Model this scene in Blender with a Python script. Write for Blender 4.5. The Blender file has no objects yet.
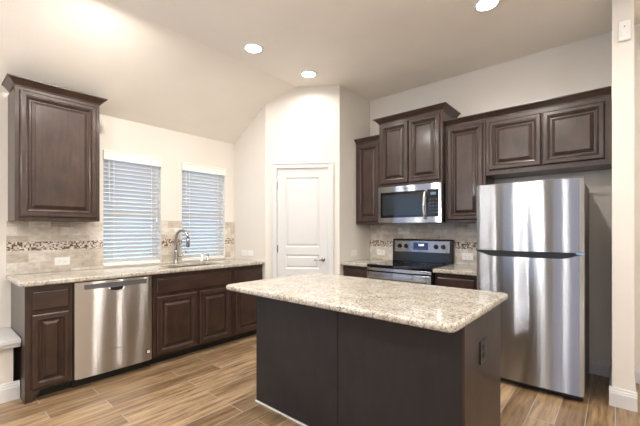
import bpy, bmesh, math, random
from mathutils import Vector, Matrix
random.seed(7)
C = bpy.context.scene.collection
sc = bpy.context.scene
PI = math.pi

# ------------------------------------------------------------------ camera
cam = bpy.data.cameras.new('camera'); co = bpy.data.objects.new('camera', cam); C.objects.link(co)
co.location = (0, 0, 1.294); co.rotation_euler = (PI/2, 0, 0.7104)
cam.sensor_width = 36; cam.lens = 343.42/640*36; cam.shift_y = 17.53/640; cam.clip_start = .02
sc.camera = co

# ------------------------------------------------------------------ exposure
sc.view_settings.view_transform = 'Standard'; sc.view_settings.look = 'None'
sc.view_settings.gamma = 1; sc.view_settings.use_curve_mapping = False
sc.view_settings.exposure = 1.33

# ------------------------------------------------------------------ dusk sky outside the windows
w = bpy.data.worlds.new('world'); sc.world = w; w.use_nodes = True
wn = w.node_tree.nodes; wl = w.node_tree.links
bg = wn['Background']; bg.inputs['Strength'].default_value = 1.3
tc = wn.new('ShaderNodeTexCoord'); sx = wn.new('ShaderNodeSeparateXYZ'); wl.new(tc.outputs['Generated'], sx.inputs[0])
cr = wn.new('ShaderNodeValToRGB'); wl.new(sx.outputs['Z'], cr.inputs[0]); wl.new(cr.outputs[0], bg.inputs[0])
cr.color_ramp.elements[0].position = 0.0; cr.color_ramp.elements[0].color = (.30, .43, .66, 1)
cr.color_ramp.elements[1].position = 0.5; cr.color_ramp.elements[1].color = (.55, .70, 1.0, 1)

CAN_W = 7.5          # watts of one recessed lamp
CAN_COL = (1.0, .945, .87)
FILL_W = 120.0        # watts of one unseen globe added as fill
FILL_COL = (1.0, .97, .94)

# ------------------------------------------------------------------ materials
def mat(name, col, rough=.5, metal=0., **kw):
    m = bpy.data.materials.new(name); m.use_nodes = True
    b = m.node_tree.nodes['Principled BSDF']
    b.inputs['Base Color'].default_value = (*col, 1); b.inputs['Roughness'].default_value = rough
    b.inputs['Metallic'].default_value = metal
    for k, v in kw.items(): b.inputs[k].default_value = v
    return m
class N:
    def __init__(s, m): s.m = m; s.t = m.node_tree; s.b = s.t.nodes['Principled BSDF']
    def n(s, typ, **kw):
        x = s.t.nodes.new('ShaderNode'+typ)
        for k, v in kw.items():
            if hasattr(x, k) and k not in x.inputs: setattr(x, k, v)
            else: x.inputs[k].default_value = v
        return x
    def l(s, a, b): s.t.links.new(a, b)
    def coords(s, scale=(1,1,1), swz=None):
        t = s.n('TexCoord'); o = t.outputs['Object']
        if swz:
            p = s.n('SeparateXYZ'); c = s.n('CombineXYZ'); s.l(o, p.inputs[0])
            for i, ax in enumerate(swz):
                if ax in 'XYZ': s.l(p.outputs[ax], c.inputs[i])
            o = c.outputs[0]
        mp = s.n('Mapping'); mp.inputs['Scale'].default_value = scale; s.l(o, mp.inputs[0]); return mp.outputs[0]
    def noise(s, vec, scale, detail=4, rough=.55):
        x = s.n('TexNoise'); x.inputs['Scale'].default_value = scale; x.inputs['Detail'].default_value = detail
        x.inputs['Roughness'].default_value = rough; s.l(vec, x.inputs['Vector']); return x.outputs['Fac']
    def ramp(s, fac, stops, interp='LINEAR'):
        r = s.n('ValToRGB'); s.l(fac, r.inputs[0]); e = r.color_ramp.elements; r.color_ramp.interpolation = interp
        while len(e) < len(stops): e.new(.5)
        for q, (p, c) in zip(e, stops): q.position = p; q.color = (*c, 1)
        return r.outputs[0]
    def mix(s, fac, a, b, mode='MIX'):
        x = s.n('Mix', data_type='RGBA', blend_type=mode)
        for v, i in ((fac, 0), (a, 6), (b, 7)):
            if hasattr(v, 'links'): s.l(v, x.inputs[i])
            else: x.inputs[i].default_value = v if i == 0 else (*v, 1)
        return x.outputs[2]
    def bump(s, h, st=.2, dist=.002):
        x = s.n('Bump'); x.inputs['Strength'].default_value = st; x.inputs['Distance'].default_value = dist
        s.l(h, x.inputs['Height']); s.l(x.outputs[0], s.b.inputs['Normal'])
    def col(s, o): s.l(o, s.b.inputs['Base Color'])

M = {}
def paint(name, col, bump=.25, rough=.7):
    m = mat(name, col, rough); q = N(m); v = q.coords()
    n1 = q.noise(v, 1.3, 3); c = q.ramp(n1, [(.3, tuple(x*.96 for x in col)), (.7, tuple(min(1, x*1.03) for x in col))])
    q.col(c); q.bump(q.noise(v, 90, 3), bump, .003); return m
M['wall'] = paint('wall_paint', (.74, .70, .645)); M['ceil'] = paint('ceiling_paint', (.88, .84, .77), .5)
M['white'] = paint('white_trim_paint', (.66, .66, .66), .02, .35)
M['blind'] = mat('blind_vinyl', (.83, .82, .78), .45)
m = M['slat'] = mat('blind_slat', (.83, .82, .78), .45); t_ = m.node_tree
tl_ = t_.nodes.new('ShaderNodeBsdfTranslucent'); tl_.inputs[0].default_value = (.85, .85, .83, 1); ms_ = t_.nodes.new('ShaderNodeMixShader'); ms_.inputs[0].default_value = .12
t_.links.new(t_.nodes['Principled BSDF'].outputs[0], ms_.inputs[1]); t_.links.new(tl_.outputs[0], ms_.inputs[2]); t_.links.new(ms_.outputs[0], t_.nodes['Material Output'].inputs[0])
M['plate'] = mat('white_plastic', (.85, .85, .84), .3)
M['plate_dark'] = mat('black_plastic', (.012, .012, .012), .3)
M['slot'] = mat('slot_dark', (.05, .05, .05), .5)

def wood(name, dark, light, swz='XYZ', rough=.38):
    m = mat(name, light, rough); q = N(m)
    v = q.coords((9, 9, 1.0), swz); v2 = q.coords((2.2, 2.2, 1.2), swz)
    g = q.noise(v, 5, 5, .6); b = q.noise(v2, 4.0, 5, .6)
    c1 = q.ramp(g, [(.25, dark), (.75, light)])
    c2 = q.ramp(b, [(.32, (.62, .60, .60)), (.5, (1, 1, 1)), (.68, (1.35, 1.33, 1.30))])
    q.col(q.mix(1.0, c1, c2, 'MULTIPLY')); q.bump(g, .04, .001)
    q.b.inputs['Coat Weight'].default_value = .25; q.b.inputs['Coat Roughness'].default_value = .16
    return m
M['wood'] = wood('stained_maple', (.024, .0115, .0075), (.055, .0275, .0182))
M['woodh'] = wood('stained_maple_horizontal', (.024, .0115, .0075), (.055, .0275, .0182), 'ZYX')
M['side'] = wood('dark_side_panel', (.022, .0135, .011), (.036, .0225, .0185), rough=.45)
M['espresso_shaded'] = wood('espresso_shaded_panel', (.009, .0075, .008), (.014, .0115, .0125), rough=.55)  # espresso stain deepened: overhang shade on the near face put into the colour

m = mat('granite', (.6, .55, .46), .11); q = N(m); v = q.coords()
n1 = q.noise(v, 78, 5, .72); n2 = q.noise(v, 150, 3, .7); n3 = q.noise(v, 9, 5, .65)
base = q.ramp(n1, [(.31, (.09, .08, .07)), (.40, (.29, .25, .205)), (.47, (.49, .46, .41)), (.58, (.62, .61, .58))])
sp = q.ramp(n2, [(.32, (.35, .31, .27)), (.42, (.85, .82, .78)), (.6, (1.04, 1.03, 1.0))])
cl = q.ramp(n3, [(.36, (.82, .79, .74)), (.5, (.97, .96, .94)), (.65, (1.08, 1.08, 1.08))])
q.col(q.mix(1, q.mix(1, base, sp, 'MULTIPLY'), cl, 'MULTIPLY')); M['granite'] = m

def steel(name, col=(.60, .60, .61), rough=.15, an=.84, tilts=((0, .34), (.16, .22), (-.16, .22), (.34, .11), (-.34, .11)), rot=0.0):
    # horizontally brushed metal: grooves spread reflections up and down, hardly sideways
    m = bpy.data.materials.new(name); m.use_nodes = True; t = m.node_tree; t.nodes.clear()
    out = t.nodes.new('ShaderNodeOutputMaterial'); g = t.nodes.new('ShaderNodeNewGeometry')
    tn = t.nodes.new('ShaderNodeTangent'); tn.direction_type = 'RADIAL'; tn.axis = 'Z'; acc = None; tot = 0
    for z, wt in tilts:
        b = t.nodes.new('ShaderNodeBsdfAnisotropic'); b.inputs['Color'].default_value = (*col, 1)
        b.inputs['Roughness'].default_value = rough; b.inputs['Anisotropy'].default_value = an; b.inputs['Rotation'].default_value = rot
        t.links.new(tn.outputs[0], b.inputs['Tangent'])
        if z:
            ad = t.nodes.new('ShaderNodeVectorMath'); ad.operation = 'ADD'; ad.inputs[1].default_value = (0, 0, z); t.links.new(g.outputs['Normal'], ad.inputs[0])
            nm = t.nodes.new('ShaderNodeVectorMath'); nm.operation = 'NORMALIZE'; t.links.new(ad.outputs[0], nm.inputs[0]); t.links.new(nm.outputs[0], b.inputs['Normal'])
        tot += wt
        if acc is None: acc = b.outputs[0]
        else:
            mx = t.nodes.new('ShaderNodeMixShader'); mx.inputs[0].default_value = wt/tot
            t.links.new(acc, mx.inputs[1]); t.links.new(b.outputs[0], mx.inputs[2]); acc = mx.outputs[0]
    t.links.new(acc, out.inputs[0]); return m
M['steel'] = steel('brushed_stainless', (.46, .48, .52))
M['steel_dw'] = steel('brushed_stainless_warm', (.64, .635, .635))
M['nickel'] = mat('brushed_nickel', (.40, .39, .38), .25, 1.0)
M['chrome'] = mat('chrome', (.75, .75, .75), .1, 1.0)
M['fridge_side'] = mat('grey_painted_steel', (.13, .115, .105), .45)
M['black'] = mat('black_enamel', (.008, .008, .009), .15)
M['glass_black'] = mat('black_glass', (.006, .006, .008), .04)
M['strip'] = mat('grey_control_strip', (.12, .12, .13), .3)
M['rubber'] = mat('black_toe_kick', (.010, .008, .007), .6)
M['mw_glass'] = mat('oven_window_glass', (.022, .028, .032), .10)
def emit(name, col, st):
    m = mat(name, (.02, .02, .02), .3); b = m.node_tree.nodes['Principled BSDF']
    b.inputs['Emission Color'].default_value = (*col, 1); b.inputs['Emission Strength'].default_value = st; return m
M['lens'] = emit('lamp_lens', (1, .97, .92), 6); M['lcd'] = emit('blue_display', (.03, .08, .45), .12)
M['lcd_lit'] = emit('lit_digits', (.7, .85, 1), 1.6)
M['clock'] = emit('pale_digits', (.35, .55, .8), .16)

# floor : wood-look plank tile, planks run along Y
m = mat('plank_tile', (.4, .28, .18), .34); q = N(m)
v = q.coords((1, 1, 1), 'YX0')
bk = q.n('TexBrick'); bk.offset = .37; bk.offset_frequency = 2; bk.squash = 1
for k, x in (('Scale', 1.0), ('Brick Width', .92), ('Row Height', .155), ('Mortar Size', .0030), ('Mortar Smooth', .1), ('Bias', 0.)): bk.inputs[k].default_value = x
bk.inputs['Color1'].default_value = (0, 0, 0, 1); bk.inputs['Color2'].default_value = (1, 1, 1, 1); bk.inputs['Mortar'].default_value = (.5, .5, .5, 1)
q.l(v, bk.inputs['Vector'])
tone = q.ramp(bk.outputs['Color'], [(0, (.20, .128, .068)), (.5, (.29, .192, .106)), (1, (.38, .270, .165))])
off = q.n('VectorMath', operation='SCALE'); off.inputs['Scale'].default_value = 7.0; q.l(bk.outputs['Color'], off.inputs[0])
add = q.n('VectorMath', operation='ADD'); q.l(q.coords((.9, 9, 1), 'YX0'), add.inputs[0]); q.l(off.outputs[0], add.inputs[1])
g = q.noise(add.outputs[0], 3.2, 6, .65)
gr = q.ramp(g, [(.30, (.34, .30, .28)), (.42, (.68, .64, .61)), (.52, (1.0, .98, .96)), (.68, (1.35, 1.36, 1.38))])
wd = q.mix(1, tone, gr, 'MULTIPLY')
q.col(q.mix(bk.outputs['Fac'], wd, (.36, .31, .255))); q.bump(bk.outputs['Fac'], -.4, .002); M['floor'] = m

# travertine backsplash
m = mat('travertine', (.6, .54, .46), .35); q = N(m); v = q.coords((1, 1, 1), 'XZ0')
bk = q.n('TexBrick'); bk.offset = .5
for k, x in (('Scale', 1.0), ('Brick Width', .155), ('Row Height', .078), ('Mortar Size', .0016), ('Mortar Smooth', .1)): bk.inputs[k].default_value = x
bk.inputs['Color1'].default_value = (0, 0, 0, 1); bk.inputs['Color2'].default_value = (1, 1, 1, 1)
q.l(v, bk.inputs['Vector'])
tone = q.ramp(bk.outputs['Color'], [(0, (.46, .39, .32)), (.35, (.56, .50, .43)), (.7, (.66, .61, .55)), (1, (.74, .72, .67))])
n = q.noise(q.coords((1, 1, 1.6)), 14, 6, .7)
vein = q.ramp(n, [(.3, (.70, .66, .62)), (.5, (.98, .97, .96)), (.7, (1.18, 1.18, 1.18))])
q.col(q.mix(bk.outputs['Fac'], q.mix(1, tone, vein, 'MULTIPLY'), (.62, .58, .52))); q.bump(bk.outputs['Fac'], -.3, .001); M['tile'] = m
m = mat('mosaic', (.5, .4, .3), .2); q = N(m); v = q.coords((1, 1, 1), 'XZ0')
sn = q.n('VectorMath', operation='SNAP'); sn.inputs[1].default_value = (.0118, .0118, 1)
ro = q.n('VectorRotate'); ro.inputs['Angle'].default_value = .0; q.l(v, ro.inputs['Vector']); q.l(ro.outputs[0], sn.inputs[0])
wnn = q.n('TexWhiteNoise'); q.l(sn.outputs[0], wnn.inputs[0])
q.col(q.ramp(wnn.outputs['Value'], [(0, (.12, .07, .05)), (.15, (.30, .20, .14)), (.30, (.56, .50, .43)), (.68, (.72, .69, .64)), (.88, (.16, .10, .07))], 'CONSTANT')); M['mosaic'] = m
# window glass
m = bpy.data.materials.new('window_glass'); m.use_nodes = True; t = m.node_tree; t.nodes.clear()
o = t.nodes.new('ShaderNodeOutputMaterial'); mx = t.nodes.new('ShaderNodeMixShader'); tr = t.nodes.new('ShaderNodeBsdfTransparent'); gl = t.nodes.new('ShaderNodeBsdfGlossy')
gl.inputs['Roughness'].default_value = .02; mx.inputs[0].default_value = .08
t.links.new(tr.outputs[0], mx.inputs[1]); t.links.new(gl.outputs[0], mx.inputs[2]); t.links.new(mx.outputs[0], o.inputs[0]); M['glass'] = m

# ------------------------------------------------------------------ helpers
def obj(name, bm, m, parent=None, bevel=0, seg=2, smooth=False):
    bmesh.ops.recalc_face_normals(bm, faces=bm.faces[:])
    me = bpy.data.meshes.new(name); bm.to_mesh(me); bm.free()
    mats = m if isinstance(m, (list, tuple)) else [m]
    for x in mats: me.materials.append(x)
    o = bpy.data.objects.new(name, me); C.objects.link(o)
    if parent: o.parent = parent
    if smooth:
        for p in me.polygons: p.use_smooth = True
    if bevel:
        b = o.modifiers.new('bevel', 'BEVEL'); b.width = bevel; b.segments = seg; b.limit_method = 'ANGLE'; b.angle_limit = math.radians(50)
        b.use_clamp_overlap = True
        if seg > 2:
            for p in me.polygons: p.use_smooth = True
            me.set_sharp_from_angle(angle=math.radians(70)) if hasattr(me, 'set_sharp_from_angle') else None
    return o
def box(bm, x0, x1, y0, y1, z0, z1, mi=0):
    x0, x1 = min(x0, x1), max(x0, x1); y0, y1 = min(y0, y1), max(y0, y1)
    v = [bm.verts.new((x, y, z)) for z in (z0, z1) for y in (y0, y1) for x in (x0, x1)]
    for f in ((0,2,3,1), (4,5,7,6), (0,1,5,4), (2,6,7,3), (0,4,6,2), (1,3,7,5)):
        bm.faces.new([v[i] for i in f]).material_index = mi
    return bm
def B(*a): return box(bmesh.new(), *a)
def tube(bm, pts, r, n=12, cap=True, radii=None):
    pts = [Vector(p) for p in pts]; rings = []
    up = Vector((0, 0, 1)); prev = None
    for i, p in enumerate(pts):
        d = (pts[min(i+1, len(pts)-1)] - pts[max(i-1, 0)]).normalized()
        if prev is None:
            a = d.cross(up) if abs(d.z) < .95 else d.cross(Vector((1, 0, 0)))
        else: a = prev - d*prev.dot(d)
        a.normalize(); prev = a; b = d.cross(a); rr = radii[i] if radii else r
        rings.append([bm.verts.new(p + rr*(a*math.cos(2*PI*k/n) + b*math.sin(2*PI*k/n))) for k in range(n)])
    for r0, r1 in zip(rings, rings[1:]):
        for k in range(n): bm.faces.new((r0[k], r0[(k+1) % n], r1[(k+1) % n], r1[k]))
    if cap: bm.faces.new(rings[0]); bm.faces.new(rings[-1][::-1])
    return bm
def lathe(bm, prof, n=32, c=(0, 0, 0)):   # prof: (r, z) about z
    rings = [[bm.verts.new((c[0]+r*math.cos(2*PI*k/n), c[1]+r*math.sin(2*PI*k/n), c[2]+z)) for k in range(n)] for r, z in prof]
    for r0, r1 in zip(rings, rings[1:]):
        for k in range(n): bm.faces.new((r0[k], r0[(k+1) % n], r1[(k+1) % n], r1[k]))
    bm.faces.new(rings[0]); bm.faces.new(rings[-1][::-1]); return bm
def rings_panel(bm, x0, x1, z0, z1, prof, yb):
    """nested rectangles: prof = (inset, outward distance); outward is -y, back of the panel at y=yb"""
    R = []
    for ins, d in [(0, None)] + list(prof):
        y = yb if d is None else yb - d
        R.append([bm.verts.new(p) for p in ((x0+ins, y, z0+ins), (x1-ins, y, z0+ins), (x1-ins, y, z1-ins), (x0+ins, y, z1-ins))])
    for a, b in zip(R, R[1:]):
        for k in range(4): bm.faces.new((a[k], a[(k+1) % 4], b[(k+1) % 4], b[k]))
    bm.faces.new(R[-1]); bm.faces.new(R[0][::-1]); return bm
DOOR = [(0, .012), (.003, .019), (.010, .024), (.036, .024), (.039, .019), (.045, .021), (.050, .015), (.057, .012), (.060, .002), (.071, .002), (.074, .009), (.094, .020), (.096, .023), (.098, .023)]
DRAW = [(0, .013), (.004, .018), (.010, .021), (.014, .021)]
def door(parent, x0, x1, z0, z1, prof=DOOR, name='door', m=None, y=0.0):
    if prof is DOOR and min(x1-x0, z1-z0) < .25: prof = [(i*min(1, (min(x1-x0, z1-z0)/.27)), d) for i, d in DOOR]
    return obj(name, rings_panel(bmesh.new(), x0, x1, z0, z1, prof, y), m or M['wood'], parent)
def thing(name, label, cat, loc=(0, 0, 0), rotz=0, group=None):
    o = bpy.data.objects.new(name, None); C.objects.link(o); o.empty_display_size = .1
    o.location = loc; o.rotation_euler = (0, 0, rotz); o['label'] = label; o['category'] = cat
    if group: o['group'] = group
    return o
def tag(o, label, cat, group=None):
    o['label'] = label; o['category'] = cat
    if group: o['group'] = group
    return o
def struct(name, bm, m, parent=None, bevel=0):
    o = obj(name, bm, m, parent, bevel)
    if not parent: o['kind'] = 'structure'
    return o
def sempty(name, loc=(0, 0, 0), rotz=0):
    o = bpy.data.objects.new(name, None); C.objects.link(o); o.location = loc; o.rotation_euler = (0, 0, rotz); o['kind'] = 'structure'; return o
def text(name, s, size, m, parent, loc, ext=.0006):
    cu = bpy.data.curves.new(name, 'FONT'); cu.body = s; cu.size = size; cu.extrude = ext; cu.align_x = 'CENTER'; cu.align_y = 'CENTER'
    t = bpy.data.objects.new(name, cu); C.objects.link(t)
    dg = bpy.context.evaluated_depsgraph_get(); me = bpy.data.meshes.new_from_object(t.evaluated_get(dg))
    bpy.data.objects.remove(t); me.materials.clear(); me.materials.append(m)
    me.transform(Matrix.Rotation(PI/2, 4, 'X'))
    o = bpy.data.objects.new(name, me); C.objects.link(o); o.parent = parent; o.location = loc; return o

def top_bm(xs, ys, z0, z1, hole=None, cut=None):
    bm = bmesh.new(); V = {}
    g = lambda i, j, k: V.setdefault((i, j, k), bm.verts.new((xs[i], ys[j], (z0, z1)[k])))
    cells = {(i, j) for i in range(len(xs)-1) for j in range(len(ys)-1)} - set(hole or [])
    for i, j in cells:
        bm.faces.new((g(i, j, 1), g(i+1, j, 1), g(i+1, j+1, 1), g(i, j+1, 1))); bm.faces.new((g(i, j+1, 0), g(i+1, j+1, 0), g(i+1, j, 0), g(i, j, 0)))
        for (di, dj), (p, r) in {(-1, 0): ((0, 1), (0, 0)), (1, 0): ((1, 0), (1, 1)), (0, -1): ((0, 0), (1, 0)), (0, 1): ((1, 1), (0, 1))}.items():
            if (i+di, j+dj) not in cells:
                bm.faces.new((g(i+p[0], j+p[1], 0), g(i+r[0], j+r[1], 0), g(i+r[0], j+r[1], 1), g(i+p[0], j+p[1], 1)))
    return bm
def round_corner(bm, corners, r, seg=5):
    es = [e for e in bm.edges if abs(e.verts[0].co.z-e.verts[1].co.z) > .01 and any(abs(e.verts[0].co.x-x) < 1e-4 and abs(e.verts[0].co.y-y) < 1e-4 for x, y in corners)]
    bmesh.ops.bevel(bm, geom=es, offset=r, segments=seg, profile=.5, affect='EDGES')

# ------------------------------------------------------------------ key dimensions (metres)
XA, YB, ZC, ZL = -3.93, 3.97, 3.05, 2.465     # left wall, back wall, flat ceiling, low edge of the sloped ceiling
XCR = -2.95                                   # crease between slope and flat
Y0, XR = -6.5, 3.6                            # rear wall, right wall
T = .14
WIN = [(1.205, 1.785), (2.035, 2.63)]; WZ = (.93, 2.10)

# ------------------------------------------------------------------ structure
struct('floor', B(XA-T, XR+T, Y0-T, YB+T, -.08, 0), M['floor'])
def xprism(prof, y0, y1):
    bm = bmesh.new(); a = [bm.verts.new((x, y0, z)) for x, z in prof]; b = [bm.verts.new((x, y1, z)) for x, z in prof]; n = len(prof)
    for i in range(n): bm.faces.new((a[i], a[(i+1) % n], b[(i+1) % n], b[i]))
    bm.faces.new(a); bm.faces.new(b[::-1]); return bm
struct('ceiling', B(XCR, XR+T, Y0-T, YB+T, ZC, ZC+.12), M['ceil'])
struct('ceiling_slope', xprism([(XA-T, ZL-.083), (XCR, ZC), (XCR, ZC+.12), (XA-T, ZL+.04)], Y0-T, YB+T), M['ceil'])
# left wall with openings
WO = (-2.9, -.1, .62, 2.2)
bm = top_bm([Y0-T, WO[0], WO[1], WIN[0][0], WIN[0][1], WIN[1][0], WIN[1][1], YB+T], [0, WO[2], WZ[0], WZ[1], WO[3], ZL], XA-T, XA,
            [(1, 1), (1, 2), (1, 3), (3, 2), (5, 2)])
for v in bm.verts: v.co = Vector((v.co.z, v.co.x, v.co.y))
struct('wall_left', bm, M['wall'])
struct('wall_back', B(XA, XR+T, YB, YB+T, 0, ZC+.02), M['wall'])
bm = bmesh.new(); opn = [(-3.5, -2.65), (-2.25, -1.4), (-.9, .6)]
x = XA
for p, r in opn:
    box(bm, x, p, Y0-T, Y0, 0, ZC); box(bm, p, r, Y0-T, Y0, 2.3, ZC); box(bm, p, r, Y0-T, Y0, 0, .12); x = r
box(bm, x, XR+T, Y0-T, Y0, 0, ZC)
struct('wall_rear', bm, paint('dimmed_rear_wall', (.15, .18, .23)))  # unseen wall, darkened so steel reflections stay dim between the streaks
struct('wall_right', B(XR, XR+T, Y0, YB, 0, ZC), M['wall'])
# corner pantry
P = Vector((-3.28, 2.78, 0)); Q = Vector((-2.524, 3.295, 0)); ang = math.atan2(Q.y-P.y, Q.x-P.x); L = (Q-P).length
def prism(pts, z0, z1):
    bm = bmesh.new(); a = [bm.verts.new((x, y, z0)) for x, y in pts]; b = [bm.verts.new((x, y, z1)) for x, y in pts]
    n = len(pts)
    for i in range(n): bm.faces.new((a[i], a[(i+1) % n], b[(i+1) % n], b[i]))
    bm.faces.new(a[::-1]); bm.faces.new(b); return bm
bm = bmesh.new()
a_ = [(XA, 2.78), (-3.28, 2.78), (-3.34, 2.88), (XA, 2.88)]
ztop = lambda x: min(ZC, ZL + (x-XA)*(ZC-ZL)/(XCR-XA))+.04
lo = [bm.verts.new((x, y, 0)) for x, y in a_]; hi = [bm.verts.new((x, y, ztop(x))) for x, y in a_]
for i in range(4): bm.faces.new((lo[i], lo[(i+1) % 4], hi[(i+1) % 4], hi[i]))
bm.faces.new(lo[::-1]); bm.faces.new(hi)
struct('wall_pantry_side', bm, M['wall'])
struct('wall_pantry_return', prism([(-2.524, 3.295), (-2.524, YB), (-2.624, YB), (-2.624, 3.36)], 0, ZC+.02), M['wall'])
S0, S1, DZ = .145, .775, 2.06
bm = bmesh.new(); box(bm, 0, S0-.02, 0, .1, 0, ZC+.02); box(bm, S1+.02, L, 0, .1, 0, ZC+.02); box(bm, S0-.02, S1+.02, 0, .1, DZ+.02, ZC+.02)
o = struct('wall_pantry_front', bm, M['wall']); o.location = P; o.rotation_euler.z = ang
# stub wall to the right of the refrigerator
struct('wall_stub', B(-.02, .103, 3.34, YB, 0, ZC+.02), M['wall'], bevel=.004)

def baseboard(name, parent_loc, rotz, w, mir=1):
    """profile extruded along local x, face towards -y"""
    pr = [(0, 0), (-.016, 0), (-.016, .095), (-.012, .103), (-.012, .112), (-.008, .120), (-.007, .132), (0, .138)]
    bm = bmesh.new(); a = [bm.verts.new((0, y, z)) for y, z in pr]; b = [bm.verts.new((w, y, z)) for y, z in pr]; n = len(pr)
    for i in range(n): bm.faces.new((a[i], a[(i+1) % n], b[(i+1) % n], b[i]))
    bm.faces.new(a); bm.faces.new(b[::-1])
    o = struct(name, bm, M['white']); o.location = parent_loc; o.rotation_euler.z = rotz; return o
baseboard('baseboard_back', (.119, YB, 0), 0, XR-.119)
baseboard('baseboard_alcove', (-.94, YB, 0), 0, .904)
baseboard('baseboard_stub_front', (-.036, 3.34, 0), 0, .155)
baseboard('baseboard_stub_left', (-.02, 3.953, 0), -PI/2, .613)
baseboard('baseboard_stub_right', (.103, 3.34, 0), PI/2, .613)
baseboard('baseboard_rear_right', (3.58, Y0, 0), PI, 1.96)
baseboard('baseboard_right', (XR, 3.95, 0), -PI/2, 8.5)
# low ledge along the left wall
struct('trim_ledge_wall', B(XA, -3.50, -3.2, .462, 0, .438), M['wall'])
struct('trim_ledge_cap', B(XA, -3.435, -3.2, .500, .438, .470), M['white'], bevel=.003)
struct('trim_ledge_apron', B(-3.50, -3.455, -3.2, .500, .405, .438), M['white'], bevel=.004)
o = baseboard('baseboard_ledge', (-3.50, -3.2, 0), PI/2, 3.70)

# ------------------------------------------------------------------ windows (structure) and blinds
def window(n, p, r, z0, z1):
    w_ = r-p; t = sempty('window_%d' % n, (XA-.125, p, z0), PI/2); h = z1-z0
    bm = bmesh.new(); f = .035
    for a in ((0, f, 0, h), (w_-f, w_, 0, h), (f, w_-f, 0, f), (f, w_-f, h-f, h)): box(bm, a[0], a[1], -.02, .02, a[2], a[3])
    obj('window_frame', bm, M['white'], t, .003)
    obj('meeting_rail', B(f, w_-f, -.025, .01, h*.44, h*.44+.04), M['blind'], t, .003)
    obj('window_pane', B(f, w_-f, -.002, .002, f, h-f), M['glass'], t)
    return t
for i, (p, r) in enumerate(WIN): window(i+1, p, r, *WZ)
window(3, *WO)
for i, (p, r) in enumerate(opn):  # unseen rear windows, added for bluish reflections in the refrigerator doors
    w_ = r-p; t = sempty('window_%d' % (i+4), (p, Y0-.07, .12), 0); h = 2.18
    bm = bmesh.new()
    for a in ((0, .03, 0, h), (w_-.03, w_, 0, h), (.03, w_-.03, 0, .03), (.03, w_-.03, h-.03, h)): box(bm, a[0], a[1], -.02, .02, a[2], a[3])
    obj('window_frame', bm, M['white'], t); obj('window_pane', B(.03, w_-.03, -.002, .002, .03, h-.03), M['glass'], t)

def blind(p, r, label):
    w_ = r-p; z0, z1 = WZ
    t = thing('window_blind', label, 'blind', (XA, p, z0), PI/2, 'white blinds over the sink'); h = z1-z0
    v = bmesh.new(); box(v, -.004, w_+.004, -.022, -.012, h-.083, h+.008)
    box(v, -.004, w_+.004, -.026, -.012, h-.004, h+.012); box(v, -.004, w_+.004, -.025, -.012, h-.083, h-.075)
    box(v, -.004, .008, -.012, -.001, h-.083, h+.008); box(v, w_-.008, w_+.004, -.012, -.001, h-.083, h+.008)
    obj('valance', v, M['blind'], t, .0015)
    bm = bmesh.new(); z = .055; tilt = math.radians(42); k = 0
    while z < h-.06:
        c, s = math.cos(tilt)*.0245, math.sin(tilt)*.0245; yc = .035
        pts = [(yc-c, z+s), (yc-c*.3, z+s*.3+.003), (yc+c*.3, z-s*.3+.003), (yc+c, z-s)]
        A = [bm.verts.new((.006, y, zz)) for y, zz in pts]; Bv = [bm.verts.new((w_-.006, y, zz)) for y, zz in pts]
        A2 = [bm.verts.new((.006, y, zz-.0028)) for y, zz in pts]; B2 = [bm.verts.new((w_-.006, y, zz-.0028)) for y, zz in pts]
        for i in range(3):
            bm.faces.new((A[i], A[i+1], Bv[i+1], Bv[i])); bm.faces.new((A2[i+1], A2[i], B2[i], B2[i+1]))
            bm.faces.new((A[i+1], A[i], A2[i], A2[i+1])); bm.faces.new((Bv[i], Bv[i+1], B2[i+1], B2[i]))
        bm.faces.new((A[0], Bv[0], B2[0], A2[0])); bm.faces.new((A[3], A2[3], B2[3], Bv[3]))
        z += .0425
    obj('slats', bm, M['slat'], t)
    obj('bottom_rail', B(.004, w_-.004, .012, .058, .004, .030), M['blind'], t, .003)
    for xx in (.10, w_-.10):
        bm = bmesh.new()
        for yy in (.006, .064): box(bm, xx-.002, xx+.002, yy-.001, yy+.001, .03, h-.05)
        obj('ladder_cord', bm, M['blind'], t)
    bm = tube(bmesh.new(), [(.05, -.006, h-.09), (.05, -.008, .66)], .003, 8); obj('tilt_wand', bm, M['plate'], t)
    bm = tube(bmesh.new(), [(w_-.05, -.006, h-.09), (w_-.05, -.006, .50)], .0015, 6); tube(bm, [(w_-.05, -.006, .50), (w_-.05, -.006, .46)], .006, 8)
    obj('pull_cord', bm, M['plate'], t)
    obj('head_rail', B(.003, w_-.003, .008, .06, h-.045, h-.003), M['blind'], t)
blind(*WIN[0], 'white horizontal blind in the window next to the wall cabinet, left of the faucet')
blind(*WIN[1], 'white horizontal blind in the window behind the faucet, nearer the pantry corner')
# sills inside the openings (trim)
for i, (p, r) in enumerate(WIN): struct('trim_%d' % (i+1), B(XA-.10, XA+.012, p-.0, r+.0, WZ[0]-.001, WZ[0]+.003), M['blind'])

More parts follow.
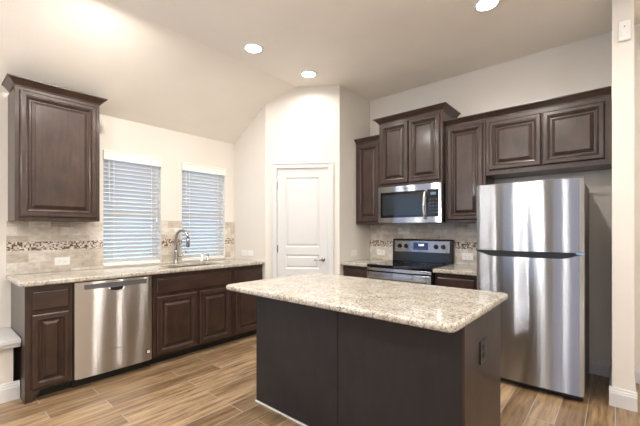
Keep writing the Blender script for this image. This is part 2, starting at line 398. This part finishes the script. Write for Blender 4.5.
# ------------------------------------------------------------------ pantry door
t = sempty('door_1', P, ang)
c = bmesh.new()
def casing(x0, x1, z1, wd=.07):
    for a in ((x0, x0+wd, 0, z1), (x1-wd, x1, 0, z1), (x0+wd, x1-wd, z1-wd, z1)):
        box(c, a[0], a[1], -.014, -.0005, a[2], a[3])
    for a in ((x0, x0+.02, 0, z1), (x1-.02, x1, 0, z1), (x0+.02, x1-.02, z1-.02, z1)): box(c, a[0], a[1], -.022, -.014, a[2], a[3])
casing(.075, .845, 2.125); obj('door_casing', c, M['white'], t, .003)
j = bmesh.new(); box(j, S0-.019, S0-.003, -.001, .1, 0, DZ+.019); box(j, S1+.003, S1+.019, -.001, .1, 0, DZ+.019); box(j, S0-.003, S1+.003, -.001, .1, DZ+.003, DZ+.019)
obj('door_jamb', j, M['white'], t)
d = bmesh.new(); box(d, S0, S1, .016, .045, .008, DZ)
pan = [(1.09, 1.945), (.825, 1.0), (.20, .745)]; xa, xb = S0+.105, S1-.105
box(d, S0, xa, .006, .016, .008, DZ); box(d, xb, S1, .006, .016, .008, DZ); z = .008
for lo, hi in sorted(pan): box(d, xa, xb, .006, .016, z, lo); z = hi
box(d, xa, xb, .006, .016, z, DZ)
obj('door_slab', d, M['white'], t)
for lo, hi in pan:
    obj('door_panel', rings_panel(bmesh.new(), xa, xb, lo, hi, [(0, .010), (.010, .004), (.014, .001), (.026, .001), (.034, .007), (.038, .0085)], .016), M['white'], t)
hn = bmesh.new(); lathe(hn, [(.026, 0), (.026, .004), (.022, .008), (.010, .010), (.010, .045), (.012, .05), (.012, .058), (.0, .06)], 24)
hn.transform(Matrix.Translation((S1-.06, .006, .94)) @ Matrix.Rotation(PI/2, 4, 'X'))
tube(hn, [(S1-.06, -.046, .94), (S1-.09, -.048, .942), (S1-.13, -.046, .940), (S1-.165, -.042, .936)], .008, 10, radii=[.009, .008, .007, .006])
obj('door_handle', hn, M['nickel'], t, smooth=True)
for z in (.28, 1.07, 1.85):
    bm = tube(bmesh.new(), [(S0-.004, -.004, z-.045), (S0-.004, -.004, z+.045)], .006, 10)
    box(bm, S0-.004, S0+.012, .0, .006, z-.045, z+.045); obj('door_hinge', bm, M['nickel'], t)

# ------------------------------------------------------------------ backsplash
def splash(name, loc, rot, rects, label, band=(1.115, 1.195)):
    t = thing(name, label, 'backsplash', loc, rot)
    for x0, x1, z0, z1 in rects:
        for a, b_ in ((z0, min(band[0], z1)), (band[1], z1)):
            if b_ > a+.005: obj('stone_tile', B(x0, x1, -.010, -.0008, a, b_), M['tile'], t)
        obj('mosaic_band', B(x0, x1, -.011, -.0008, *band), M['mosaic'], t)
    return t
splash('backsplash', (XA, 0, 0), PI/2, [(.475, 1.198, .916, 1.3745), (1.792, 2.028, .916, 1.41), (2.637, 2.776, .916, 1.41)],
       'travertine tile backsplash with mosaic band around the two windows by the sink')
splash('backsplash', (0, YB, 0), 0, [(-2.52, -.96, .916, 1.37)], 'travertine tile backsplash with mosaic band behind the range', (1.085, 1.165))

# ------------------------------------------------------------------ cabinets
def crown(parent, x0, x1, zb, depth, h=.055, out=.045, left=True, right=True, y0=0.0, dep=None):
    depth = dep or depth
    """crown moulding along the front (y=y0) and the exposed ends"""
    pr = [(.004, 0), (.006, .010), (.012, .016), (.022, .028), (.034, .040), (.038, .044), (.045, .047), (.045, 1)]
    prof = [(o*out/.045, min(z, .055)*h/.055) for o, z in pr]
    bm = bmesh.new(); rows = []
    for o_, z in prof:
        row = []
        if left: row.append((x0-o_, depth))
        row.append((x0-(o_ if left else 0), y0-o_)); row.append((x1+(o_ if right else 0), y0-o_))
        if right: row.append((x1+o_, depth))
        rows.append([bm.verts.new((x, y, zb+z)) for x, y in row])
    inner = []
    if left: inner.append((x0+.002, depth))
    inner += [(x0+(.002 if left else 0), y0+.01), (x1-(.002 if right else 0), y0+.01)]
    if right: inner.append((x1-.002, depth))
    rows.append([bm.verts.new((x, y, zb+h)) for x, y in inner])
    rows.append([bm.verts.new((x, y, zb)) for x, y in inner]); rows.append(rows[0])
    for a, b_ in zip(rows, rows[1:]):
        for i in range(len(a)-1):
            bm.faces.new((a[i], a[i+1], b_[i+1], b_[i]))
    n = len(rows[0])
    for i in (0, n-1): bm.faces.new([r[i] for r in rows[:-1]])
    return obj('crown_moulding', bm, M['woodh'], parent)

def upper(loc, rot, w, z0, z1, depth, doors, label, cr=None, name='upper_cabinet', group=None, mz=.03):
    t = thing(name, label, 'cabinet', (*loc, z0), rot, group); h = z1-z0
    obj('cabinet_body', B(.0008, w-.0008, 0, depth-.001, 0, h), M['wood'], t, .0015)
    for a, b_ in doors: door(t, a, b_, mz, h-mz*.9)
    if cr: crown(t, .0008, w-.0008, h, depth-.001, **cr)
    return t
FA = XA+.33; FB = YB-.33
upper((FA, .483), PI/2, .592, 1.376, 2.445, .33, [(.03, .562)], 'wall cabinet with one raised-panel door on the left wall beside the blinds', dict(h=.06, out=.05, dep=.245))
upper((-2.522, FB), 0, .38, 1.376, 2.395, .33, [(.03, .355)], 'narrow wall cabinet left of the microwave, against the pantry wall', dict(h=.055, right=False, left=False))
upper((-2.14, YB-.40), 0, .765, 1.803, 2.555, .40, [(.025, .378), (.387, .740)], 'two-door wall cabinet above the microwave, taller than its neighbours', dict(h=.06, out=.055))
upper((-1.373, FB), 0, .40, 1.376, 2.39, .33, [(.03, .378)], 'tall narrow wall cabinet between the microwave and the refrigerator', dict(h=.06, right=False, left=False))
upper((-.971, FB), 0, .948, 1.835, 2.39, .33, [(.03, .466), (.474, .905)], 'wide two-door wall cabinet above the refrigerator', dict(h=.06, right=False, left=False), mz=.045)

def base(loc, rot, w, label, layout, depth=.6, leg_l=False, side_l=False):
    t = thing('base_cabinet', label, 'cabinet', (*loc, 0), rot); H = .876
    bm = B(.0008, w-.0008, 0, depth-.001, .08, H)
    obj('cabinet_body', bm, M['wood'], t, .0015)
    obj('toe_kick', B(.0008 + (.02 if side_l else 0), w-.0008, .075, depth-.002, 0, .08), M['rubber'], t)
    if side_l:
        bm = bmesh.new(); a = [(0, 0), (.045, 0), (.09, .07), (.09, .08), (0, .08)]
        F = [bm.verts.new((x, 0.0, z)) for x, z in a]; K = [bm.verts.new((x, .02, z)) for x, z in a]
        for i in range(5): bm.faces.new((F[i], F[(i+1) % 5], K[(i+1) % 5], K[i]))
        bm.faces.new(F); bm.faces.new(K[::-1])
        box(bm, 0, .02, .02, depth-.001, 0, .08)
        obj('end_foot', bm, M['wood'], t)
    for kind, a, b_, z0, z1 in layout:
        if kind == 'door': door(t, a, b_, z0, z1)
        else: door(t, a, b_, z0, z1, DRAW, 'drawer' if kind == 'drawer' else 'false_front', M['woodh'])
    return t
XF = XA+.60; YF = YB-.60
base((XF, .503), PI/2, .299, 'narrow base cabinet left of the dishwasher with a drawer over a door', [('drawer', .038, .272, .688, .832), ('door', .038, .272, .100, .658)], side_l=True)
base((XF, 1.437), PI/2, .896, 'wide sink base cabinet with two doors under the faucet', [('ff', .03, .86, .688, .832), ('door', .03, .445, .100, .658), ('door', .475, .86, .100, .658)])
base((XF, 2.334), PI/2, .440, 'base cabinet beside the pantry corner, right of the sink cabinet', [('drawer', .03, .41, .688, .832), ('door', .03, .41, .100, .658)])
base((-2.522, YF), 0, .372, 'base cabinet left of the range, against the pantry wall', [('drawer', .03, .35, .688, .832), ('door', .03, .35, .100, .658)])
base((-1.375, YF), 0, .415, 'base cabinet between the range and the refrigerator', [('drawer', .03, .385, .688, .832), ('door', .03, .385, .100, .658)])

# ------------------------------------------------------------------ countertops
SX = (-3.79, -3.42); SY = (1.66, 2.30); ZT0, ZT = .877, .914
bm = top_bm([XA, SX[0], SX[1], -3.288], [.470, SY[0], SY[1], 2.778], ZT0, ZT, [(1, 1)])
round_corner(bm, [(-3.288, .470)], .05); round_corner(bm, [(a, b_) for a in SX for b_ in SY], .04)
o = obj('countertop', bm, M['granite'], None, .011, 4); tag(o, 'granite countertop with sink cutout running under the two windows', 'countertop')
o = obj('countertop', B(-2.524, -2.143, 3.312, YB, ZT0, ZT), M['granite'], None, .009, 3); tag(o, 'short granite countertop left of the range', 'countertop')
o = obj('countertop', B(-1.377, -.955, 3.312, YB, ZT0, ZT), M['granite'], None, .009, 3); tag(o, 'short granite countertop between range and refrigerator', 'countertop')

# sink
t = thing('kitchen_sink', 'stainless undermount sink set into the granite below the faucet', 'sink', ((SX[0]+SX[1])/2, (SY[0]+SY[1])/2, .70))
bm = bmesh.new(); hx, hy = (SX[1]-SX[0])/2, (SY[1]-SY[0])/2
def rrect(hx, hy, r, z):
    pts = []
    for cx, cy, a0 in ((hx-r, hy-r, 0), (-hx+r, hy-r, 90), (-hx+r, -hy+r, 180), (hx-r, -hy+r, 270)):
        for k in range(6): a = math.radians(a0+k*18); pts.append(bm.verts.new((cx+r*math.cos(a), cy+r*math.sin(a), z)))
    return pts
R = [rrect(hx+.015, hy+.015, .05, .1755), rrect(hx+.001, hy+.001, .04, .1755), rrect(hx-.005, hy-.005, .05, .05), rrect(hx-.03, hy-.03, .05, .004), rrect(.03, .03, .029, .0)]
for a, b_ in zip(R, R[1:]):
    for k in range(24): bm.faces.new((a[k], a[(k+1) % 24], b_[(k+1) % 24], b_[k]))
bm.faces.new(R[-1]); obj('basin', bm, M['nickel'], t, smooth=True)
bm = lathe(bmesh.new(), [(.038, 0.001), (.038, .004), (.028, .005), (.02, .002)], 24); obj('drain', bm, M['chrome'], t)

# faucet
t = thing('faucet', 'tall gooseneck pull-down faucet rising behind the sink', 'faucet', (-3.85, 1.925, ZT))
bm = lathe(bmesh.new(), [(.034, 0), (.034, .006), (.027, .012), (.024, .05), (.023, .13), (.019, .15), (.0155, .16)], 24); obj('faucet_body', bm, M['nickel'], t, smooth=True)
dv = Vector((.86, .5, 0)).normalized()
pts = [Vector((0, 0, .11)), Vector((0, 0, .22)), Vector((0, 0, .29))]
for k in range(1, 12):
    a = PI*k/11; pts.append(Vector((0, 0, .295)) + dv*.075*(1-math.cos(a)) + Vector((0, 0, .085*math.sin(a))))
obj('spout', tube(bmesh.new(), pts, .0155, 14), M['nickel'], t, smooth=True)
e = pts[-1]; obj('spray_head', tube(bmesh.new(), [e, e+Vector((0, 0, -.03)), e+Vector((0, 0, -.09)), e+Vector((0, 0, -.105))], .015, 14, radii=[.0165, .019, .022, .018]), M['nickel'], t, smooth=True)
obj('faucet_lever', tube(bmesh.new(), [(.0, .015, .085), (.02, .05, .09), (.03, .085, .115), (.035, .11, .14)], .007, 10, radii=[.014, .011, .009, .008]), M['nickel'], t, smooth=True)
for y_, hgt, lb, nm in ((2.25, .095, 'small chrome soap dispenser, the nearer of two short posts right of the faucet', 'soap_dispenser'), (2.33, .085, 'small chrome air gap cap, the farther of two short posts right of the faucet', 'air_gap')):
    t = thing(nm, lb, nm.replace('_', ' '), (-3.85, y_, ZT))
    obj('base', lathe(bmesh.new(), [(.020, 0), (.020, .005), (.014, .01), (.012, hgt), (.006, hgt+.004)], 20), M['chrome'], t, smooth=True)
    if nm == 'soap_dispenser': obj('spout', tube(bmesh.new(), [(0, 0, hgt), (.012, .0, hgt+.008), (.03, .0, hgt+.004)], .005, 10), M['chrome'], t, smooth=True)
    else: obj('cap', lathe(bmesh.new(), [(.017, hgt-.02), (.017, hgt+.006), (.01, hgt+.012)], 20), M['chrome'], t, smooth=True)

# ------------------------------------------------------------------ dishwasher
t = thing('dishwasher', 'stainless steel dishwasher built in under the granite counter', 'dishwasher', (XF, .803, 0), PI/2)
W = .632
obj('tub', B(.004, W-.004, .004, .56, .08, .872), M['rubber'], t)
obj('toe_kick', B(.004, W-.004, .055, .075, .0, .08), M['rubber'], t)
def bulge(x0, x1, z0, z1, yb, dep, bul=.006, n=16, z_n=1):
    """door skin: gently convex across its width"""
    bm = bmesh.new(); F = []; K = []
    for i in range(n+1):
        s = i/n; x = x0+(x1-x0)*s; e = min(s, 1-s)*(x1-x0)
        edge = 0 if e > .012 else .012-math.sqrt(max(0, .012**2-(.012-e)**2))
        y = yb-dep-bul*(1-(2*s-1)**2)+edge
        F.append([bm.verts.new((x, y, z)) for z in (z0, z1)]); K.append([bm.verts.new((x, yb, z)) for z in (z0, z1)])
    for i in range(n):
        bm.faces.new((F[i][0], F[i+1][0], F[i+1][1], F[i][1])); bm.faces.new((K[i+1][0], K[i][0], K[i][1], K[i+1][1]))
        bm.faces.new((F[i][1], F[i+1][1], K[i+1][1], K[i][1])); bm.faces.new((F[i+1][0], F[i][0], K[i][0], K[i+1][0]))
    bm.faces.new((F[0][0], F[0][1], K[0][1], K[0][0])); bm.faces.new((F[n][1], F[n][0], K[n][0], K[n][1])); return bm
dp = obj('door_panel', bulge(.010, W-.010, .080, .868, .004, .022, .004), M['steel_dw'], t)
obj('control_strip', bulge(.040, W-.030, .806, .846, .0035, .0225, .004), M['strip'], t)
# pocket handle: rounded scoop below the strip
bm = bmesh.new(); n = 14; hw, hh, cz, cx = .052, .030, .804, W/2
A = []; Bv = []
for k in range(n+1):
    a = PI*k/n; A.append((cx-hw*math.cos(a), cz-hh*math.sin(a)**.6))
fr = [bm.verts.new((x, -.0235, z)) for x, z in A]; bk_ = [bm.verts.new((x, -.018, z)) for x, z in A]
bm.faces.new(fr); bm.faces.new(bk_[::-1])
for i in range(n+1): j_ = (i+1) % (n+1); bm.faces.new((fr[i], fr[j_], bk_[j_], bk_[i]))
bm.transform(Matrix.Translation((0, -.0035, 0)))
obj('pocket_handle', bm, M['plate_dark'], t)
bm = tube(bmesh.new(), [(cx-hw*1.1*math.cos(PI*k/12), -.027, cz-hh*1.25*math.sin(PI*k/12)**.6) for k in range(13)], .006, 8); obj('handle_rim', bm, M['chrome'], t, smooth=True)
for k in range(5): obj('button', B(.36+k*.035, .378+k*.035, -.0292, -.0262, .820, .828), M['fridge_side'], t)
text('logo_text', 'Whirlpool', .022, M['fridge_side'], t, (.31, -.0302, .27))
bm = lathe(bmesh.new(), [(.020, 0), (.020, .0015), (.0, .0016)], 24); bm.transform(Matrix.Translation((W-.05, -.0265, .165)) @ Matrix.Rotation(PI/2, 4, 'X')); st = obj('round_badge', bm, M['plate_dark'], t)
bm = lathe(bmesh.new(), [(.014, 0), (.014, .0022), (.0, .0023)], 24); bm.transform(Matrix.Translation((W-.05, -.0265, .165)) @ Matrix.Rotation(PI/2, 4, 'X')); obj('badge_face', bm, M['plate'], st)
text('badge_mark', 'S', .022, M['plate_dark'], st, (W-.05, -.0295, .165))

# ------------------------------------------------------------------ range
RX0, RW = -2.139, .758
t = thing('range', 'electric range with black glass cooktop and stainless front', 'stove', (RX0, 3.315, 0))
obj('range_body', B(.004, RW-.004, .01, .63, .03, .885), M['black'], t)
ct = obj('cooktop', B(.0, RW, -.012, .62, .885, .917), M['glass_black'], t, .006, 3)
for x, y_, r in ((.2, .17, .11), (.56, .17, .085), (.2, .45, .085), (.56, .45, .11)):
    bm = bmesh.new(); n = 40
    for rr in (r, r*.6):
        a = [bm.verts.new((x+rr*math.cos(2*PI*k/n), y_+rr*math.sin(2*PI*k/n), .9175)) for k in range(n)]
        b_ = [bm.verts.new((x+(rr-.002)*math.cos(2*PI*k/n), y_+(rr-.002)*math.sin(2*PI*k/n), .9175)) for k in range(n)]
        for k in range(n): bm.faces.new((a[k], a[(k+1) % n], b_[(k+1) % n], b_[k]))
    obj('burner_ring', bm, M['fridge_side'], ct)
od = obj('oven_door', B(.006, RW-.006, -.022, .01, .20, .835), M['steel'], t, .003)
obj('front_trim', B(.004, RW-.004, -.016, .01, .848, .882), M['steel'], t, .003)
obj('oven_window', B(.13, RW-.13, -.0235, -.02, .33, .66), M['glass_black'], od)
bm = tube(bmesh.new(), [(.06, -.062, .775), (RW-.06, -.062, .775)], .012, 14)
for x in (.09, RW-.09): tube(bm, [(x, -.02, .775), (x, -.06, .775)], .008, 10)
obj('oven_handle', bm, M['fridge_side'], od, smooth=True)
dr = obj('storage_drawer', B(.006, RW-.006, -.018, .01, .055, .19), M['steel'], t, .003)
# backguard, slightly slanted
bm = bmesh.new()
pr = [(.575, .915), (.63, .915), (.63, 1.185), (.60, 1.19), (.585, 1.18)]
a = [bm.verts.new((0.002, y_, z)) for y_, z in pr]; b_ = [bm.verts.new((RW-.002, y_, z)) for y_, z in pr]
for i in range(5): bm.faces.new((a[i], a[(i+1) % 5], b_[(i+1) % 5], b_[i]))
bm.faces.new(a); bm.faces.new(b_[::-1]); bg_ = obj('backguard', bm, M['black'], t, .005)
cp = obj('control_panel', B(.035, RW-.035, .572, .586, 1.035, 1.170), M['steel'], t, .002)
cp.rotation_euler = (0, 0, 0)
for x in (.105, .19, .565, .65):
    bm = lathe(bmesh.new(), [(.026, 0), (.026, .004), (.021, .008), (.019, .026), (.016, .029)], 24); box(bm, -.004, .004, -.019, .019, .026, .034)
    bm.transform(Matrix.Translation((x, .572, 1.105)) @ Matrix.Rotation(PI/2, 4, 'X')); obj('control_knob', bm, M['black'], t)
ds = obj('display', B(.285, .47, .569, .573, 1.065, 1.150), M['lcd'], t)
text('clock_digits', '12:00', .032, M['lcd_lit'], ds, (.385, .568, 1.120))
for k in range(4): obj('button', B(.30+k*.04, .325+k*.04, .567, .5695, 1.075, 1.085), M['fridge_side'], ds)
text('logo_text', 'Whirlpool', .016, M['fridge_side'], cp, (.38, .5712, 1.049))

# ------------------------------------------------------------------ microwave
t = thing('microwave', 'stainless over-the-range microwave mounted under the raised cabinet', 'microwave', (-2.137, 3.548, 1.380)); mh = .420; MW = .758
obj('microwave_body', B(0, MW, .03, .42, 0, mh), M['black'], t, .003)
bm = bmesh.new()
for a in ((0, MW, 0, .062), (0, MW, .355, mh), (0, .03, .062, .355), (MW-.03, MW, .062, .355), (.575, .600, .062, .355)): box(bm, a[0], a[1], 0, .03, a[2], a[3])
obj('face_frame', bm, M['steel'], t)
obj('door_glass', B(.03, .575, .004, .03, .062, .355), M['glass_black'], t)
obj('door_window', B(.055, .55, .002, .006, .088, .325), M['mw_glass'], t)
obj('control_panel', B(.600, MW-.03, .002, .03, .062, .355), M['glass_black'], t)
obj('display', B(.64, .70, .0, .003, .295, .325), M['clock'], t)
for r_ in range(5):
    for c_ in range(3): obj('button', B(.628+c_*.033, .646+c_*.033, .0, .003, .10+r_*.035, .116+r_*.035), M['slot'], t)
pts = [(.585, .0, .335), (.585, -.020, .325)] + [(.585-.004*math.sin(PI*k/8), -.028-.012*math.sin(PI*k/8), .31-.03*k) for k in range(9)] + [(.585, -.020, .055), (.585, .0, .045)]
bm = tube(bmesh.new(), pts, .013, 14); obj('door_handle', bm, M['chrome'], t, smooth=True)
text('logo_text', 'Whirlpool', .022, M['fridge_side'], t, (.37, -.001, .388))
obj('vent_grille', B(.04, MW-.04, .06, .3, -.004, .0), M['fridge_side'], t)

# ------------------------------------------------------------------ refrigerator
FW = .757
t = thing('refrigerator', 'tall stainless top-freezer refrigerator beside the stub wall', 'refrigerator', (-.932, 3.19, 0))
obj('refrigerator_body', B(.004, FW-.004, .075, .72, .03, 1.665), M['fridge_side'], t, .004)
obj('freezer_door', bulge(0, FW, 1.128, 1.688, .068, .056, .012, 28), M['steel'], t, 0)
ld = obj('refrigerator_door', bulge(0, FW, .055, 1.112, .068, .056, .012, 28), M['steel'], t, 0)
# dark hand recess, deepest at the centre
bm = bmesh.new(); n = 20
top = [(.0+FW*k/n, 1.125) for k in range(n+1)]
def dz(s): return .008+.040*min(1, max(0, min(s, 1-s)-.02)*7)**.8
A = [bm.verts.new((x, .004-.012*(1-(2*k/n-1)**2), z)) for k, (x, z) in enumerate(top)]
Bv = [bm.verts.new((x, .004-.0125*(1-(2*k/n-1)**2), z-dz(k/n))) for k, (x, z) in enumerate(top)]
A2 = [bm.verts.new((v_.co.x, .06, v_.co.z)) for v_ in A]; B2 = [bm.verts.new((v_.co.x, .06, v_.co.z)) for v_ in Bv]
for i in range(n):
    bm.faces.new((A[i], A[i+1], Bv[i+1], Bv[i])); bm.faces.new((A2[i+1], A2[i], B2[i], B2[i+1]))
    bm.faces.new((A[i+1], A[i], A2[i], A2[i+1])); bm.faces.new((Bv[i], Bv[i+1], B2[i+1], B2[i]))
bm.faces.new((A[0], Bv[0], B2[0], A2[0])); bm.faces.new((A[n], A2[n], B2[n], Bv[n]))
bm.transform(Matrix.Translation((0, .008, 0)))
obj('hand_recess', bm, M['plate_dark'], t).location = (0, -.0015, 0)
obj('base_grille', B(.01, FW-.01, .05, .09, .012, .052), M['rubber'], t)
obj('door_gasket', B(.006, FW-.006, .066, .077, .06, 1.66), M['plate_dark'], t)
obj('hinge_cover', B(FW-.09, FW-.01, .02, .12, 1.689, 1.70), M['fridge_side'], t, .003)
obj('middle_hinge', B(FW-.05, FW+.002, .0, .07, 1.115, 1.125), M['chrome'], t)
for x in (.05, FW-.09): obj('foot', B(x, x+.04, .10, .14, 0, .031), M['rubber'], t)
for x in (.05, FW-.09): obj('foot', B(x, x+.04, .62, .66, 0, .031), M['rubber'], t)

# ------------------------------------------------------------------ island
IX0, IX1, IY0, IY1 = -2.065, -.535, 1.66, 2.32
t = thing('kitchen_island', 'freestanding dark island cabinet under the large granite slab', 'island', (IX0, IY0, 0)); IW = IX1-IX0; ID = IY1-IY0
obj('cabinet_body', B(.02, IW-.02, .02, ID-.022, .0, .8765), M['espresso_shaded'], t)
xm = -1.285-IX0
obj('back_panel', B(0, xm-.002, 0, .02, .012, .8765), M['espresso_shaded'], t, .0015)
obj('back_panel', B(xm+.002, IW-.012, 0, .02, .012, .8765), M['espresso_shaded'], t, .0015)
obj('side_panel', B(IW-.02, IW, .004, ID, .0, .8765), M['side'], t, .0015)
obj('side_panel', B(0, .02, .0205, ID, .0, .8765), M['wood'], t, .0015)
obj('corner_trim', B(IW-.012, IW+.001, -.001, .004, .0, .8765), M['wood'], t)
obj('shoe_moulding', B(-.006, IW+.0, -.006, 0, 0, .010), M['plate'], t)
for k in range(3):
    a = .03+k*.502
    for z0, z1, pf, nm, mm in ((.688, .832, DRAW, 'drawer', M['woodh']), (.100, .658, DOOR, 'door', M['wood'])):
        bm = rings_panel(bmesh.new(), a, a+.475, z0, z1, pf, 0); bm.transform(Matrix.Translation((IW, ID-.022, 0)) @ Matrix.Rotation(PI, 4, 'Z')); obj(nm, bm, mm, t)
bm = top_bm([-2.088, -.487], [1.388, 2.335], ZT0, ZT); round_corner(bm, [(-2.088, 1.388), (-.487, 1.388), (-.487, 2.335), (-2.088, 2.335)], .045)
o = obj('countertop', bm, M['granite'], None, .014, 4); tag(o, 'large polished granite slab on the kitchen island', 'countertop')

# ------------------------------------------------------------------ outlets and switches
def plate(name, label, loc, rot, w=.118, h=.074, kind='outlet', dark=False, cat='outlet', group=None):
    t = thing(name, label, cat, loc, rot, group); mm = M['plate_dark'] if dark else M['plate']
    obj('cover_plate', B(-w/2, w/2, -.006, 0, -h/2, h/2), mm, t, .0025)
    vert = h > w
    for s in (-1, 1):
        cx, cz = (0, s*.021) if vert else (s*.021, 0)
        if kind == 'outlet':
            rc = obj('receptacle', B(cx-.015, cx+.015, -.0085, -.005, cz-.015, cz+.015), mm, t, .002)
            for d in (-.006, .006):
                bx = (cx+d-.001, cx+d+.001, -.0092, -.008, cz-.004, cz+.006) if vert else (cx-.004, cx+.006, -.0092, -.008, cz+d-.001, cz+d+.001)
                obj('slot', B(*bx), M['fridge_side'] if dark else M['slot'], rc)
        else: obj('rocker', B(cx-.014, cx+.014, -.009, -.005, cz-.03, cz+.03), mm, t, .002)
    return t
plate('wall_outlet', 'white outlet on the tile below the left wall cabinet', (XA+.010, .862, 1.008), PI/2)
plate('wall_outlet', 'white outlet on the pantry side wall, left of the pair above the counter end', (-3.70, 2.78, 1.0), 0)
plate('light_switch', 'white switch plate on the pantry side wall, right of the pair above the counter end', (-3.57, 2.78, 1.0), 0, kind='switch', cat='switch')
plate('wall_outlet', 'white outlet on the painted pantry return wall left of the range', (-2.524, 3.60, 1.01), PI/2)
plate('wall_outlet', 'white outlet on the tile just left of the range', (-2.345, YB-.010, 1.005), 0)
plate('wall_outlet', 'white outlet on the tile between range and refrigerator', (-1.245, YB-.010, 1.005), 0)
plate('island_outlet', 'black outlet on the right side panel of the island', (IX1, 1.95, .655), PI/2, w=.118, h=.119, dark=True)
# motion sensor on the stub wall
t = thing('motion_sensor', 'white motion sensor high on the end of the stub wall', 'sensor', (.05, 3.34, 2.74))
obj('sensor_body', B(-.032, .032, -.028, 0, -.07, .07), M['plate'], t, .006, 3)
obj('sensor_lens', B(-.020, .020, -.033, -.027, -.045, .01), M['blind'], t, .003)
obj('indicator_light', B(-.004, .004, -.0295, -.027, .025, .031), M['slot'], t)

# ------------------------------------------------------------------ recessed ceiling lights
def can(x, y, label, spread=2.7, power=.5):
    t = thing('recessed_light', label, 'ceiling light', (x, y, ZC), 0, 'recessed ceiling lights')
    n = 40; bm = bmesh.new()
    R = [[bm.verts.new((r*math.cos(2*PI*k/n), r*math.sin(2*PI*k/n), z)) for k in range(n)] for r, z in ((.098, 0), (.096, -.006), (.080, -.008), (.074, -.004), (.074, 0))]
    for a, b_ in zip(R, R[1:]+R[:1]):
        for k in range(n): bm.faces.new((a[k], a[(k+1) % n], b_[(k+1) % n], b_[k]))
    obj('trim_ring', bm, M['plate'], t, smooth=True)
    obj('lens', lathe(bmesh.new(), [(.073, -.001), (.073, -.004), (.05, -.006)], 32), M['lens'], t)
    ld_ = bpy.data.lights.new('lamp', 'AREA'); ld_.shape = 'DISK'; ld_.size = .14; ld_.spread = spread; ld_.energy = CAN_W*power; ld_.color = CAN_COL
    lo_ = bpy.data.objects.new('lamp', ld_); C.objects.link(lo_); lo_.parent = t; lo_.location = (0, 0, -.012)
can(-2.645, 2.09, 'recessed ceiling light beside the ceiling crease, left of the three lit discs')
can(-2.61, 2.84, 'recessed ceiling light nearest the pantry door', power=.3)
can(-.755, 2.86, 'recessed ceiling light at the top of the photo, above the island and refrigerator')
for x, y in ((-2.62, .9), (-.755, 1.95), (-.755, 1.0), (-2.47, -1.6), (-1.75, -1.6), (-.3, -1.6), (1.2, 2.9), (1.2, -1.6), (2.6, 2.6)):  # unseen cans, added for fill and for streaks in the steel fronts
    can(x, y, 'unseen recessed ceiling light behind the camera or outside its view', PI, 1.8 if y == .9 else 1.0)

# ------------------------------------------------------------------ unseen globes added out of view to brighten kitchen and ceiling
def globe(x, y, z, label, power=1.0):
    t = thing('fill_globe', label, 'added fill lamp', (x, y, ZC))
    obj('canopy', lathe(bmesh.new(), [(.06, 0), (.06, -.012), (.02, -.03)], 24), M['nickel'], t)
    obj('stem', tube(bmesh.new(), [(0, 0, -.02), (0, 0, z-ZC+.13)], .008, 8), M['nickel'], t)
    g = obj('glass_globe', lathe(bmesh.new(), [(.14*math.sin(PI*k/16)+.001, z-ZC-.14*math.cos(PI*k/16)) for k in range(17)], 32), M['lens'], t, smooth=True)
    g.visible_shadow = True
    l_ = bpy.data.lights.new('lamp', 'POINT'); l_.energy = FILL_W*power; l_.color = FILL_COL; l_.shadow_soft_size = .15
    o_ = bpy.data.objects.new('lamp', l_); C.objects.link(o_); o_.parent = t; o_.location = (0, 0, z-ZC)
globe(-2.6, -1.3, 2.05, 'unseen fill globe added behind the camera, near the ledge', .4)
globe(-1.3, -.45, 2.2, 'unseen fill globe added left of the camera, outside the view', .8)
globe(.9, -2.2, 2.2, 'unseen fill globe added in the middle of the room behind the camera')
globe(1.9, .4, 2.1, 'unseen fill globe added right of the stub wall, outside the view', 1.6)
